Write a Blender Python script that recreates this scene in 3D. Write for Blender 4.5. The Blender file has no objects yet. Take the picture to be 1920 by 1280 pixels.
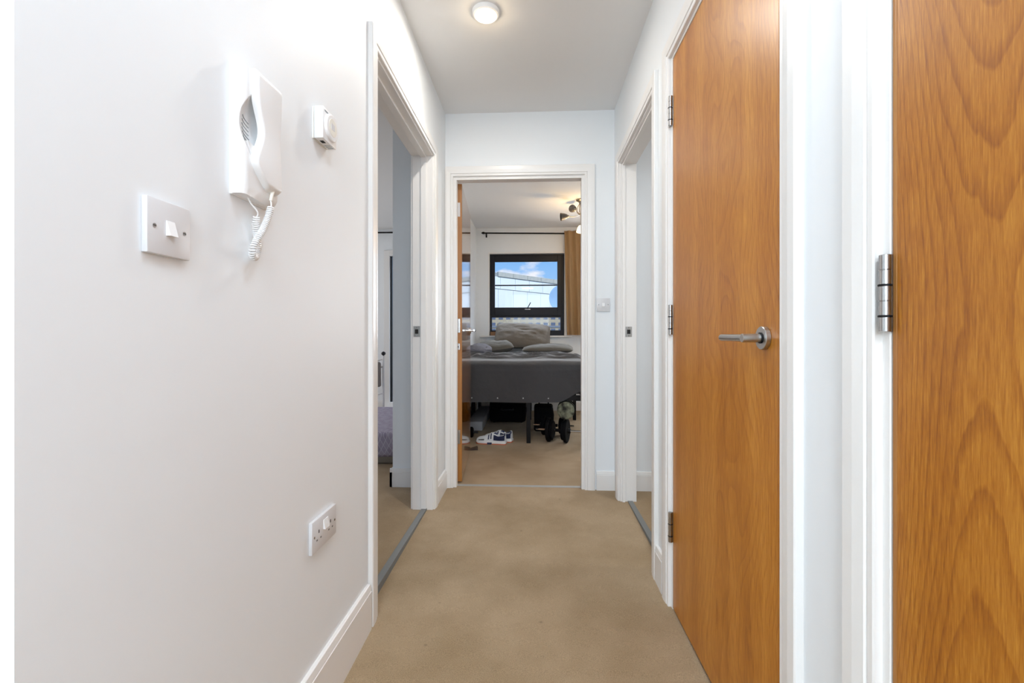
import bpy, bmesh, math, random
from mathutils import Vector, Matrix, noise
PI = math.pi
random.seed(7)
sc = bpy.context.scene
COL = sc.collection

# ------------------------------------------------------------------ camera
F = 853.33
YAW = math.atan(42 / F)
cam_d = bpy.data.cameras.new('camera'); cam = bpy.data.objects.new('camera', cam_d); COL.objects.link(cam)
cam_d.sensor_width = 36; cam_d.lens = F * 36 / 1920
cam_d.shift_y = -9 / 1920
cam_d.clip_start = 0.02; cam_d.clip_end = 2000
cam.location = (0, 0, 1.0); cam.rotation_euler = (PI / 2, 0, YAW)
sc.camera = cam

# ------------------------------------------------------------------ world, lights, exposure
sc.view_settings.view_transform = 'Standard'; sc.view_settings.look = 'None'
sc.view_settings.gamma = 1; sc.view_settings.exposure = 0; sc.view_settings.use_curve_mapping = False
sc.cycles.use_denoising = True
sc.cycles.max_bounces = 14; sc.cycles.diffuse_bounces = 8; sc.cycles.glossy_bounces = 5; sc.cycles.transparent_max_bounces = 16
sc.cycles.caustics_reflective = False; sc.cycles.caustics_refractive = False

w = bpy.data.worlds.new('sky'); sc.world = w; w.use_nodes = True
nt = w.node_tree; nt.nodes.clear()
def N(nt, t, **k):
    n = nt.nodes.new(t)
    for a, b in k.items(): setattr(n, a, b)
    return n
tc = N(nt, 'ShaderNodeTexCoord'); sep = N(nt, 'ShaderNodeSeparateXYZ'); nt.links.new(tc.outputs['Generated'], sep.inputs[0])
rmp = N(nt, 'ShaderNodeValToRGB'); nt.links.new(sep.outputs['Z'], rmp.inputs[0])
e = rmp.color_ramp.elements
e[0].position = 0.0; e[0].color = (.50, .72, .97, 1); e[1].position = 0.6; e[1].color = (0.09, 0.25, 0.72, 1)
m_ = e.new(0.17); m_.color = (.25, .53, .96, 1)
mp = N(nt, 'ShaderNodeMapping'); mp.inputs['Scale'].default_value = (3, 3, 7.5); mp.inputs['Location'].default_value = (0.35, 0.0, 0.15)
nt.links.new(tc.outputs['Generated'], mp.inputs[0])
cn = N(nt, 'ShaderNodeTexNoise'); cn.inputs['Scale'].default_value = 2.6; cn.inputs['Detail'].default_value = 7; cn.inputs['Roughness'].default_value = .55
nt.links.new(mp.outputs[0], cn.inputs['Vector'])
cr = N(nt, 'ShaderNodeValToRGB'); cr.color_ramp.elements[0].position = .53; cr.color_ramp.elements[1].position = .64
nt.links.new(cn.outputs[0], cr.inputs[0])
mx = N(nt, 'ShaderNodeMixRGB'); mx.inputs[2].default_value = (.95, .95, 1.0, 1)
nt.links.new(cr.outputs[0], mx.inputs[0]); nt.links.new(rmp.outputs[0], mx.inputs[1])
bg = N(nt, 'ShaderNodeBackground'); bg.inputs[1].default_value = 1.0; nt.links.new(mx.outputs[0], bg.inputs[0])
wo = N(nt, 'ShaderNodeOutputWorld'); nt.links.new(bg.outputs[0], wo.inputs[0])

def sun(d, strength, col):
    l = bpy.data.lights.new('sun', 'SUN'); l.energy = strength; l.color = col; l.angle = .01
    o = bpy.data.objects.new('sun', l); COL.objects.link(o)
    o.rotation_euler = Vector(d).to_track_quat('-Z', 'Y').to_euler(); o.location = (0, -5, 30)
def area(name, loc, d, sx, sy, power, col, spread=PI):
    l = bpy.data.lights.new(name, 'AREA'); l.shape = 'RECTANGLE'; l.size = sx; l.size_y = sy; l.energy = power; l.color = col; l.spread = spread
    o = bpy.data.objects.new(name, l); COL.objects.link(o); o.location = loc
    o.rotation_euler = Vector(d).to_track_quat('-Z', 'Y').to_euler()
def point(name, loc, power, col, r=.03):
    l = bpy.data.lights.new(name, 'POINT'); l.energy = power; l.color = col; l.shadow_soft_size = r
    o = bpy.data.objects.new(name, l); COL.objects.link(o); o.location = loc
def spot(name, loc, d, power, col, ang, r=.04, blend=.6):
    l = bpy.data.lights.new(name, 'SPOT'); l.energy = power; l.color = col; l.shadow_soft_size = r; l.spot_size = ang; l.spot_blend = blend
    o = bpy.data.objects.new(name, l); COL.objects.link(o); o.location = loc
    o.rotation_euler = Vector(d).to_track_quat('-Z', 'Y').to_euler()

sun((-.45, .70, -.50), 3.6, (1, .97, .92))
# large area fill added behind the camera, in front of a solid wall
area('hall_fill', (-.35, -2.45, 1.8), (0.05, 1, -.03), 1.9, 1.15, 49, (.79, .895, .985))
# two added ceiling fills out of view, then the visible hall downlight
area('ceiling_fill_near', (.12, .45, 2.46), (0, 0, -1), .3, .3, 9.5, (.77, .885, 1))
area('ceiling_fill_entry', (-.2, -1.2, 2.46), (0, 0, -1), .3, .3, 40, (.79, .895, 1))
area('downlight_beam', (-.221, 2.065, 2.452), (0, 0, -1), .06, .06, 8.5, (1, .95, .88))
point('downlight_glow', (-.221, 2.065, 2.43), .6, (1, .80, .52), .03)
# added fill lamps out of view: living room, bedroom window, bedroom side, right room
area('living_room_fill', (-3.66, 4.4, 1.35), (1, 0, 0), 1.9, 1.7, 24, (1, .91, .80))
area('window_boost', (-.1, 7.15, 3.0), (0, -1, -.95), 1.3, .7, 140, (.80, .89, 1))  # extra lamp outside, above the window, strengthens its daylight on the bed
area('bedroom_fill', (1.55, 6.62, 1.6), (-.25, -1, -.1), 1.0, 1.1, 76, (.96, .98, 1))
area('right_room_fill', (1.5, 1.9, 2.44), (0, 0, -1), .4, .4, 13, (1, .99, .97))
point('bedroom_lamp', (.50, 4.95, 2.12), 11, (1, .66, .30), .07)

# ------------------------------------------------------------------ materials
def mat(name, col, rough=.5, metal=0, bump=None, noise_=None, spec=.5, coat=0, sheen=0, emit=None):
    m = bpy.data.materials.new(name); m.use_nodes = True; t = m.node_tree
    p = t.nodes['Principled BSDF']; p.inputs['Roughness'].default_value = rough; p.inputs['Metallic'].default_value = metal
    p.inputs['Base Color'].default_value = (*col, 1); p.inputs['Specular IOR Level'].default_value = spec
    p.inputs['Coat Weight'].default_value = coat; p.inputs['Sheen Weight'].default_value = sheen
    if emit: p.inputs['Emission Color'].default_value = (*emit[0], 1); p.inputs['Emission Strength'].default_value = emit[1]
    co = N(t, 'ShaderNodeTexCoord')
    if noise_:      # (scale, col2, detail, stretch)
        s, c2, d, st = noise_
        mpn = N(t, 'ShaderNodeMapping'); mpn.inputs['Scale'].default_value = st; t.links.new(co.outputs['Object'], mpn.inputs[0])
        n = N(t, 'ShaderNodeTexNoise'); n.inputs['Scale'].default_value = s; n.inputs['Detail'].default_value = d; t.links.new(mpn.outputs[0], n.inputs['Vector'])
        r = N(t, 'ShaderNodeValToRGB'); r.color_ramp.elements[0].position = .35; r.color_ramp.elements[1].position = .65
        r.color_ramp.elements[0].color = (*col, 1); r.color_ramp.elements[1].color = (*c2, 1)
        t.links.new(n.outputs[0], r.inputs[0]); t.links.new(r.outputs[0], p.inputs['Base Color'])
    if bump:        # (scale, strength, distance)
        n = N(t, 'ShaderNodeTexNoise'); n.inputs['Scale'].default_value = bump[0]; n.inputs['Detail'].default_value = 4; t.links.new(co.outputs['Object'], n.inputs['Vector'])
        b = N(t, 'ShaderNodeBump'); b.inputs['Strength'].default_value = bump[1]; b.inputs['Distance'].default_value = bump[2]
        t.links.new(n.outputs[0], b.inputs['Height']); t.links.new(b.outputs[0], p.inputs['Normal'])
    return m

def oak(name, axis, centre, tint=(1, 1, 1), rough=.36, coat=.12, K=120.0, A=0.0, z0=1.0, amp=13.0, ringc=.17, pore=16, wig=.4, pf=300, pc=1.15):
    """flat-sawn oak veneer: nested cathedral contours stretched up the leaf. axis: coordinate across the leaf"""
    m = bpy.data.materials.new(name); m.use_nodes = True; t = m.node_tree; L = t.links.new
    p = t.nodes['Principled BSDF']; p.inputs['Roughness'].default_value = rough; p.inputs['Specular IOR Level'].default_value = .5
    p.inputs['Coat Weight'].default_value = coat; p.inputs['Coat Roughness'].default_value = rough * .5
    if coat > .5: p.inputs['Coat IOR'].default_value = 1.9
    co = N(t, 'ShaderNodeTexCoord'); s = N(t, 'ShaderNodeSeparateXYZ'); L(co.outputs['Object'], s.inputs[0])
    a = s.outputs[axis]; z = s.outputs['Z']
    def M(op, x, y=None, z_=None):
        n = N(t, 'ShaderNodeMath', operation=op)
        for i, v in enumerate((x, y, z_)):
            if v is None: continue
            if isinstance(v, (int, float)): n.inputs[i].default_value = v
            else: L(v, n.inputs[i])
        return n.outputs[0]
    cb = N(t, 'ShaderNodeCombineXYZ'); L(M('MULTIPLY', a, 2.6), cb.inputs[0]); L(M('MULTIPLY', z, 1.25), cb.inputs[1])
    n1 = N(t, 'ShaderNodeTexNoise'); n1.inputs['Scale'].default_value = 1.7; n1.inputs['Detail'].default_value = 1.5; L(cb.outputs[0], n1.inputs['Vector'])
    cb2 = N(t, 'ShaderNodeCombineXYZ'); L(M('MULTIPLY', a, 18), cb2.inputs[0]); L(M('MULTIPLY', z, 3.0), cb2.inputs[1])
    n2 = N(t, 'ShaderNodeTexNoise'); n2.inputs['Scale'].default_value = 1.5; n2.inputs['Detail'].default_value = 4; L(cb2.outputs[0], n2.inputs['Vector'])
    d = M('SUBTRACT', a, centre)
    g = M('MULTIPLY', M('MULTIPLY', d, d), K)
    g = M('ADD', g, M('MULTIPLY', n1.outputs[0], amp))
    dz = M('SUBTRACT', z, z0); g = M('SUBTRACT', g, M('MULTIPLY', M('MULTIPLY', dz, dz), A))
    g = M('ADD', g, M('MULTIPLY', z, 1.2))
    g = M('ADD', g, M('MULTIPLY', n2.outputs[0], wig))
    fr = M('FRACT', g)
    rg = N(t, 'ShaderNodeValToRGB'); L(fr, rg.inputs[0])
    el = rg.color_ramp.elements; el[0].position = 0; el[0].color = (0, 0, 0, 1); el[1].position = 1; el[1].color = (.15, .15, .15, 1)
    for ps, v in ((.6, .12), (.86, .8), (.93, 1)): q = el.new(ps); q.color = (v, v, v, 1)
    # fine pores
    cb3 = N(t, 'ShaderNodeCombineXYZ'); L(M('MULTIPLY', a, pf), cb3.inputs[0]); L(M('MULTIPLY', z, pore), cb3.inputs[1])
    n3 = N(t, 'ShaderNodeTexNoise'); n3.inputs['Scale'].default_value = 1; n3.inputs['Detail'].default_value = 3; n3.inputs['Roughness'].default_value = .7; L(cb3.outputs[0], n3.inputs['Vector'])
    # broad tone bands
    cb4 = N(t, 'ShaderNodeCombineXYZ'); L(M('MULTIPLY', a, 11), cb4.inputs[0]); L(M('MULTIPLY', z, .7), cb4.inputs[1])
    n4 = N(t, 'ShaderNodeTexNoise'); n4.inputs['Scale'].default_value = 1; n4.inputs['Detail'].default_value = 3; L(cb4.outputs[0], n4.inputs['Vector'])
    f = M('MULTIPLY', rg.outputs[0], ringc)
    f = M('ADD', f, M('MULTIPLY', M('SUBTRACT', n3.outputs[0], .5), pc))
    f = M('ADD', f, M('MULTIPLY', M('SUBTRACT', n4.outputs[0], .5), 1.0))
    f = M('ADD', f, .36)
    cr = N(t, 'ShaderNodeValToRGB'); L(f, cr.inputs[0]); el = cr.color_ramp.elements
    k = lambda c: (c[0] * tint[0], c[1] * tint[1], c[2] * tint[2], 1)
    el[0].position = .05; el[0].color = k((.68, .32, .055)); el[1].position = .95; el[1].color = k((.27, .078, .005))
    q = el.new(.45); q.color = k((.49, .186, .014))
    L(cr.outputs[0], p.inputs['Base Color'])
    b = N(t, 'ShaderNodeBump'); b.inputs['Strength'].default_value = .12; b.inputs['Distance'].default_value = .001; L(n3.outputs[0], b.inputs['Height']); L(b.outputs[0], p.inputs['Normal'])
    return m

def glass(name, tint=(1, 1, 1), refl=.06):
    m = bpy.data.materials.new(name); m.use_nodes = True; t = m.node_tree; t.nodes.clear()
    a = N(t, 'ShaderNodeBsdfTransparent'); a.inputs[0].default_value = (*tint, 1)
    g = N(t, 'ShaderNodeBsdfGlossy'); g.inputs['Roughness'].default_value = .02
    mxs = N(t, 'ShaderNodeMixShader'); mxs.inputs[0].default_value = refl
    o = N(t, 'ShaderNodeOutputMaterial'); t.links.new(a.outputs[0], mxs.inputs[1]); t.links.new(g.outputs[0], mxs.inputs[2]); t.links.new(mxs.outputs[0], o.inputs[0])
    return m

def emat(name, col, s):
    m = bpy.data.materials.new(name); m.use_nodes = True; t = m.node_tree; t.nodes.clear()
    a = N(t, 'ShaderNodeEmission'); a.inputs[0].default_value = (*col, 1); a.inputs[1].default_value = s
    o = N(t, 'ShaderNodeOutputMaterial'); t.links.new(a.outputs[0], o.inputs[0]); return m

M_ = dict(
    wall=mat('wall_paint', (.815, .845, .868), .55, bump=(9, .05, .004), noise_=(1.6, (.795, .825, .848), 3, (1, 1, 1))),
    ceil=mat('ceiling_paint', (.80, .80, .80), .9, spec=.2),
    trim=mat('gloss_trim_paint', (.81, .80, .785), .32, bump=(30, .03, .001)),
    plastic=mat('white_plastic', (.83, .835, .84), .3),
    plate=mat('switch_plastic', (.67, .67, .685), .35),
    ivory=mat('ivory_plastic', (.80, .78, .71), .4),
    shadow_hole=mat('dark_hole', (.012, .012, .012), .8),
    chrome2=mat('satin_threshold', (.36, .36, .35), .45),
    pin=mat('pin_hole_shade', (.16, .155, .15), .6),  # grey stands in for the shade inside the pin holes
    steel=mat('brushed_steel', (.48, .48, .47), .32, 1, bump=(220, .1, .0005)),
    hinge=mat('hinge_steel', (.42, .41, .40), .25, 1),
    chrome=mat('polished_chrome', (.75, .75, .76), .12, 1),
    blackp=mat('black_plastic', (.015, .016, .02), .35),
    blackm=mat('black_metal', (.004, .004, .005), .55, spec=.25),
    rubber=mat('black_rubber', (.004, .004, .005), .8, spec=.12),
    winframe=mat('anthracite_window_paint', (.007, .0075, .013), .45, spec=.3),
    duvet=mat('grey_duvet_cotton', (.105, .105, .113), .9, bump=(14, .35, .02), noise_=(3, (.12, .12, .128), 4, (1, 1, 1)), sheen=.8),
    pillow=mat('taupe_pillow_cotton', (.135, .118, .098), .9, bump=(10, .5, .02), sheen=.1),
    pillow2=mat('olive_grey_cotton', (.11, .102, .086), .9, bump=(10, .4, .02), sheen=.1),
    mattress=mat('mattress_fabric', (.10, .10, .105), .9),
    curtain=mat('tan_curtain_fabric', (.60, .41, .22), .9, bump=(60, .2, .004), noise_=(6, (.55, .37, .19), 4, (4, 4, .5))),
    quilt=None,
    strip=mat('threshold_metal', (.20, .205, .20), .7, 0, spec=.2),
    grey=mat('grey_canvas', (.42, .43, .46), .9, bump=(80, .2, .003)),
    lampgrey=mat('grey_lamp_shade', (.11, .10, .095), .45),
    nickel=mat('lamp_nickel', (.35, .31, .26), .3, .9),
    redsole=mat('orange_rubber', (.55, .14, .06), .6),
    shoewhite=mat('white_mesh_fabric', (.72, .74, .76), .7, bump=(150, .3, .002)),
    navy=mat('navy_fabric', (.02, .03, .10), .6),
    brown=mat('dark_brown_rubber', (.07, .045, .03), .7),
    sillwood=mat('orange_wood', (.42, .20, .07), .5, noise_=(8, (.30, .13, .045), 4, (1, 6, 6))),
    creamwall=None,
    panel=mat('white_cladding', (.70, .78, .82), .6, noise_=(.12, (.66, .75, .80), 3, (1, 1, 1))),
    panel2=mat('parapet_stone', (.44, .46, .43), .8, noise_=(.6, (.38, .41, .39), 4, (1, 1, 1))),
    joint=mat('cladding_joint', (.25, .29, .31), .8),
    bwin=mat('distant_window_glass', (.10, .13, .20), .3),
    bband=mat('blue_grey_band', (.16, .20, .26), .6),
    ground=mat('asphalt', (.12, .12, .12), .9, noise_=(.2, (.16, .16, .15), 4, (1, 1, 1))),
    dish=mat('dish_blue_grey', (.20, .32, .48), .5),
    oak1=oak('oak_veneer_cupboard', 'Y', -.10, (.90, .84, .70)),
    oak2=oak('oak_veneer_near', 'Y', .245, (.78, .70, .42), rough=.42, coat=.05, K=520.0, A=19.0, z0=.93, amp=5.0, ringc=.30, wig=1.1, pf=400, pc=1.35, pore=20),
    oak3=oak('oak_veneer_bedroom', 'Y', .3, (.72, .60, .50), .12, 1),
    oakedge=mat('oak_lipping', (.42, .18, .035), .4, noise_=(5, (.34, .13, .022), 5, (20, 20, .7))),
    camo=None,
    glass=glass('window_glass', (.97, .985, 1.0), .012),
)
# carpet
def carpet():
    m = bpy.data.materials.new('beige_carpet'); m.use_nodes = True; t = m.node_tree; L = t.links.new; p = t.nodes['Principled BSDF']
    p.inputs['Roughness'].default_value = 1; p.inputs['Specular IOR Level'].default_value = .1; p.inputs['Sheen Weight'].default_value = .1
    co = N(t, 'ShaderNodeTexCoord')
    n1 = N(t, 'ShaderNodeTexNoise'); n1.inputs['Scale'].default_value = 2.2; n1.inputs['Detail'].default_value = 5; n1.inputs['Roughness'].default_value = .6; L(co.outputs['Object'], n1.inputs['Vector'])
    r1 = N(t, 'ShaderNodeValToRGB'); L(n1.outputs[0], r1.inputs[0]); e = r1.color_ramp.elements
    e[0].position = .34; e[0].color = (.305, .214, .120, 1); e[1].position = .62; e[1].color = (.41, .302, .188, 1)
    n2 = N(t, 'ShaderNodeTexNoise'); n2.inputs['Scale'].default_value = 420; n2.inputs['Detail'].default_value = 3; L(co.outputs['Object'], n2.inputs['Vector'])
    r2 = N(t, 'ShaderNodeValToRGB'); L(n2.outputs[0], r2.inputs[0]); r2.color_ramp.elements[0].color = (.72, .72, .72, 1); r2.color_ramp.elements[1].color = (1.2, 1.2, 1.2, 1)
    r2.color_ramp.elements[0].position = .3; r2.color_ramp.elements[1].position = .7
    mu = N(t, 'ShaderNodeMixRGB', blend_type='MULTIPLY'); mu.inputs[0].default_value = 1; L(r1.outputs[0], mu.inputs[1]); L(r2.outputs[0], mu.inputs[2])
    # sparse dark specks of wear
    n3 = N(t, 'ShaderNodeTexVoronoi'); n3.inputs['Scale'].default_value = 5.5; L(co.outputs['Object'], n3.inputs['Vector'])
    r3 = N(t, 'ShaderNodeValToRGB'); L(n3.outputs['Distance'], r3.inputs[0]); r3.color_ramp.elements[0].position = .018; r3.color_ramp.elements[1].position = .05
    r3.color_ramp.elements[0].color = (.55, .55, .55, 1)
    mu2 = N(t, 'ShaderNodeMixRGB', blend_type='MULTIPLY'); mu2.inputs[0].default_value = .7; L(mu.outputs[0], mu2.inputs[1]); L(r3.outputs[0], mu2.inputs[2])
    L(mu2.outputs[0], p.inputs['Base Color'])
    b = N(t, 'ShaderNodeBump'); b.inputs['Strength'].default_value = .5; b.inputs['Distance'].default_value = .004; L(n2.outputs[0], b.inputs['Height']); L(b.outputs[0], p.inputs['Normal'])
    return m
M_['carpet'] = carpet()
def quilt():
    m = bpy.data.materials.new('lilac_quilt_print'); m.use_nodes = True; t = m.node_tree; L = t.links.new; p = t.nodes['Principled BSDF']; p.inputs['Roughness'].default_value = .9
    co = N(t, 'ShaderNodeTexCoord'); mp = N(t, 'ShaderNodeMapping'); mp.inputs['Rotation'].default_value = (.6, .2, .7); L(co.outputs['Object'], mp.inputs[0])
    b = N(t, 'ShaderNodeTexBrick'); b.inputs['Scale'].default_value = 17; L(mp.outputs[0], b.inputs['Vector']); b.offset = 0
    b.inputs['Color1'].default_value = (.29, .245, .32, 1); b.inputs['Color2'].default_value = (.38, .34, .42, 1); b.inputs['Mortar'].default_value = (.52, .49, .55, 1); b.inputs['Mortar Size'].default_value = .025
    b.inputs['Brick Width'].default_value = .5; b.inputs['Row Height'].default_value = .5
    L(b.outputs[0], p.inputs['Base Color']); return m
M_['quilt'] = quilt()
def cream():
    m = bpy.data.materials.new('cream_brick_far'); m.use_nodes = True; t = m.node_tree; L = t.links.new; p = t.nodes['Principled BSDF']; p.inputs['Roughness'].default_value = .9
    co = N(t, 'ShaderNodeTexCoord'); mp = N(t, 'ShaderNodeMapping'); mp.inputs['Rotation'].default_value = (PI / 2, 0, 0); L(co.outputs['Object'], mp.inputs[0])
    b = N(t, 'ShaderNodeTexBrick'); b.inputs['Scale'].default_value = .8; b.offset = 0; L(mp.outputs[0], b.inputs['Vector'])
    b.inputs['Color1'].default_value = (.40, .35, .24, 1); b.inputs['Color2'].default_value = (.44, .40, .29, 1); b.inputs['Mortar'].default_value = (.34, .32, .27, 1); b.inputs['Mortar Size'].default_value = .06
    b.inputs['Brick Width'].default_value = 1; b.inputs['Row Height'].default_value = .7
    L(b.outputs[0], p.inputs['Base Color']); return m
M_['creamwall'] = cream()
M_['camo'] = mat('camouflage_fabric', (.012, .014, .011), .8, noise_=(20, (.22, .235, .165), 2, (1, 1, 1)))

# ------------------------------------------------------------------ mesh helpers
def BM(): return bmesh.new()
def box(bm, x0, x1, y0, y1, z0, z1, bev=0, seg=2):
    r = bmesh.ops.create_cube(bm, size=1)
    vs = r['verts']
    for v in vs: v.co = Vector(((x0 + x1) / 2 + v.co.x * (x1 - x0), (y0 + y1) / 2 + v.co.y * (y1 - y0), (z0 + z1) / 2 + v.co.z * (z1 - z0)))
    if bev:
        es = {e for v in vs for e in v.link_edges}
        bmesh.ops.bevel(bm, geom=list(es), offset=bev, segments=seg, affect='EDGES', profile=.5)
    return bm
def ring(bm, c, u, v, r, n, r2=None):
    return [bm.verts.new(Vector(c) + u * (r * math.cos(2 * PI * i / n)) + v * ((r2 or r) * math.sin(2 * PI * i / n))) for i in range(n)]
def bridge(bm, a, b):
    n = len(a)
    for i in range(n): bm.faces.new((a[i], a[(i + 1) % n], b[(i + 1) % n], b[i]))
def basis(d):
    d = Vector(d).normalized(); h = Vector((0, 0, 1)) if abs(d.z) < .9 else Vector((1, 0, 0))
    u = d.cross(h).normalized(); return u, d.cross(u).normalized()
def lathe(bm, p0, d, prof, n=24):
    """prof: list of (distance along d, radius)"""
    d = Vector(d).normalized(); u, v = basis(d); rs = []
    for h, r in prof: rs.append(ring(bm, Vector(p0) + d * h, u, v, max(r, 1e-5), n))
    for a, b in zip(rs, rs[1:]): bridge(bm, a, b)
    bm.faces.new(rs[0]); bm.faces.new(rs[-1][::-1]); return bm
def cyl(bm, p0, p1, r0, r1=None, n=20, bev=0):
    p0, p1 = Vector(p0), Vector(p1); L = (p1 - p0).length; r1 = r0 if r1 is None else r1
    pr = [(0, r0), (L, r1)] if not bev else [(0, r0 - bev), (bev, r0), (L - bev, r1), (L, r1 - bev)]
    return lathe(bm, p0, p1 - p0, pr, n)
def tube(bm, pts, r, n=8, closed=False):
    pts = [Vector(p) for p in pts]; prev = None; rs = []
    d0 = (pts[1] - pts[0]).normalized(); u, v = basis(d0)
    for i, p in enumerate(pts):
        d = (pts[min(i + 1, len(pts) - 1)] - pts[max(i - 1, 0)]).normalized()
        u = (u - d * u.dot(d)).normalized(); v = d.cross(u)
        rs.append(ring(bm, p, u, v, r, n))
    for a, b in zip(rs, rs[1:]): bridge(bm, a, b)
    bm.faces.new(rs[0]); bm.faces.new(rs[-1][::-1]); return bm
def sphere(bm, c, r, sx=1, sy=1, sz=1, n=16):
    rr = bmesh.ops.create_uvsphere(bm, u_segments=n, v_segments=n // 2 + 2, radius=r)
    for v in rr['verts']: v.co = Vector((v.co.x * sx, v.co.y * sy, v.co.z * sz)) + Vector(c)
    return bm
def grid(bm, fn, nu, nv):
    g = [[bm.verts.new(fn(i / nu, j / nv)) for j in range(nv + 1)] for i in range(nu + 1)]
    for i in range(nu):
        for j in range(nv): bm.faces.new((g[i][j], g[i + 1][j], g[i + 1][j + 1], g[i][j + 1]))
    return g
def loft(bm, secs, cap=True):
    rs = [[bm.verts.new(p) for p in s] for s in secs]
    for a, b in zip(rs, rs[1:]): bridge(bm, a, b)
    if cap: bm.faces.new(rs[0]); bm.faces.new(rs[-1][::-1])
    return bm
def root_of(o):
    while o.parent: o = o.parent
    return o
def obj(name, bm, m, parent=None, local=False, smooth=False, label=None, kind=None):
    bmesh.ops.recalc_face_normals(bm, faces=bm.faces[:])
    me = bpy.data.meshes.new(name)
    if parent is not None and not local:
        o_ = root_of(parent).location
        for v in bm.verts: v.co = v.co - o_
    for f in bm.faces: f.smooth = smooth
    bm.to_mesh(me); bm.free()
    if smooth:
        try: me.set_sharp_from_angle(angle=math.radians(38))
        except Exception: pass
    me.materials.append(m if not isinstance(m, str) else M_[m])
    o = bpy.data.objects.new(name, me); COL.objects.link(o)
    if parent is not None: o.parent = parent
    if label: o['label'] = label
    if kind: o['kind'] = kind
    return o
def thing(name, label, cat, loc=(0, 0, 0), rotz=0, group=None):
    o = bpy.data.objects.new(name, None); COL.objects.link(o); o.empty_display_size = .05
    o.location = loc; o.rotation_euler = (0, 0, rotz); o['label'] = label; o['category'] = cat
    if group: o['group'] = group
    return o
def tag(o, label, cat, group=None):
    o['label'] = label; o['category'] = cat
    if group: o['group'] = group
    return o
def struct(name, bm=None, m=None, loc=(0, 0, 0), label=None, smooth=False):
    if bm is None:
        o = bpy.data.objects.new(name, None); COL.objects.link(o); o.location = loc; o.empty_display_size = .05
    else: o = obj(name, bm, m, smooth=smooth)
    o['kind'] = 'structure'
    if label: o['label'] = label
    return o

# ------------------------------------------------------------------ dimensions
XL, XR, YE, ZC, YW = -.592, .522, 3.0, 2.48, 6.2
def floor_z(y):
    if y >= 2.9: return 0
    if y >= 1.6: return -.035 * (2.9 - y) / 1.3
    return max(-.05, -.035 - (1.6 - y) * .0375)
ZB = -.07

# ------------------------------------------------------------------ floor and ceiling
bm = BM(); ys = [-2.6, 1.2, 1.6, 2.25, 2.9, 6.5]
rows = [[bm.verts.new((x, y, floor_z(y))) for x in (-3.8, 2.6)] for y in ys]
rows2 = [[bm.verts.new((x, y, -.25)) for x in (-3.8, 2.6)] for y in ys]
for a, b in zip(rows, rows[1:]): bm.faces.new((a[0], a[1], b[1], b[0]))
for a, b in zip(rows2, rows2[1:]): bm.faces.new((a[0], b[0], b[1], a[1]))
for k in (0, 1):
    for i in range(len(ys) - 1): bm.faces.new((rows[i][k], rows[i + 1][k], rows2[i + 1][k], rows2[i][k]))
bm.faces.new((rows[0][0], rows[0][1], rows2[0][1], rows2[0][0])); bm.faces.new((rows[-1][0], rows[-1][1], rows2[-1][1], rows2[-1][0]))
struct('floor', bm, 'carpet', label='beige carpet running from the hall into the rooms')
struct('ceiling', box(BM(), -3.8, 2.6, -2.6, 6.5, ZC, ZC + .15), 'ceil', label='plain white ceiling')

# ------------------------------------------------------------------ walls
bm = BM()
box(bm, -.71, XL, .49, 1.64, ZB, ZC); box(bm, -.71, XL, 1.64, 2.65, 2.082, ZC); box(bm, -.71, XL, 2.65, YE, ZB, ZC)
struct('wall_left', bm, 'wall', label='white left wall of the hall')
bm = BM(); box(bm, -2.2, -.71, .49, .61, ZB, ZC); struct('wall_return', bm, 'wall', label='white wall turning away at the left edge')
bm = BM()
y = -2.6
for (a, b) in ((-.105, .72), (.962, 1.778), (1.995, 2.825)):
    box(bm, XR, .62, y, a, ZB, ZC); box(bm, XR, .62, a, b, 2.082, ZC); y = b
box(bm, XR, .62, y, YE, ZB, ZC)
struct('wall_right', bm, 'wall', label='white right wall of the hall')
bm = BM(); box(bm, -.946, -.555, YE, YE + .1, ZB, ZC); box(bm, -.555, .346, YE, YE + .1, 2.082, ZC); box(bm, .346, 2.6, YE, YE + .1, ZB, ZC)
struct('wall_end', bm, 'wall', label='white wall round the bedroom door')
bm = BM(); box(bm, -.946, -.80, YE + .1, YW, ZB, ZC); struct('wall_bedroom_left', bm, 'wall')
bm = BM(); box(bm, 2.45, 2.6, YE + .1, YW, ZB, ZC); struct('wall_bedroom_right', bm, 'wall')
WX0, WX1, WZ0, WZ1 = -.626, .419, 1.015, 2.145
bm = BM()   # exterior wall with the patio door, the bedroom window and an added opening for bedroom fill
for x0, x1, z0, z1 in ((-3.8, -2.07, ZB, ZC), (-2.07, -1.15, 2.19, ZC), (-1.15, WX0, ZB, ZC), (WX0, WX1, ZB, WZ0), (WX0, WX1, WZ1, ZC),
                       (WX1, 1.05, ZB, ZC), (1.05, 2.05, ZB, WZ0), (1.05, 2.05, WZ1, ZC), (2.05, 2.6, ZB, ZC)):
    box(bm, x0, x1, YW, YW + .3, z0, z1)
struct('wall_window', bm, 'wall', label='outside wall with the windows')
bm = BM()
for y0, y1, z0, z1 in ((.61, 3.45, ZB, ZC), (3.45, 5.35, ZB, .5), (3.45, 5.35, 2.2, ZC), (5.35, YW, ZB, ZC)): box(bm, -3.8, -3.6, y0, y1, z0, z1)  # gap in the side wall added for the living room fill lamp
struct('wall_living_room', bm, 'wall')
bm = BM(); box(bm, -2.2, 2.6, -2.75, -2.6, ZB, ZC); box(bm, -2.35, -2.2, -2.6, .49, ZB, ZC); struct('wall_entrance', bm, 'wall')
bm = BM()
box(bm, 2.4, 2.5, -2.6, YE, ZB, ZC)
box(bm, .62, 2.4, .8, .9, ZB, ZC)
struct('wall_right_room', bm, 'wall')

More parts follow.
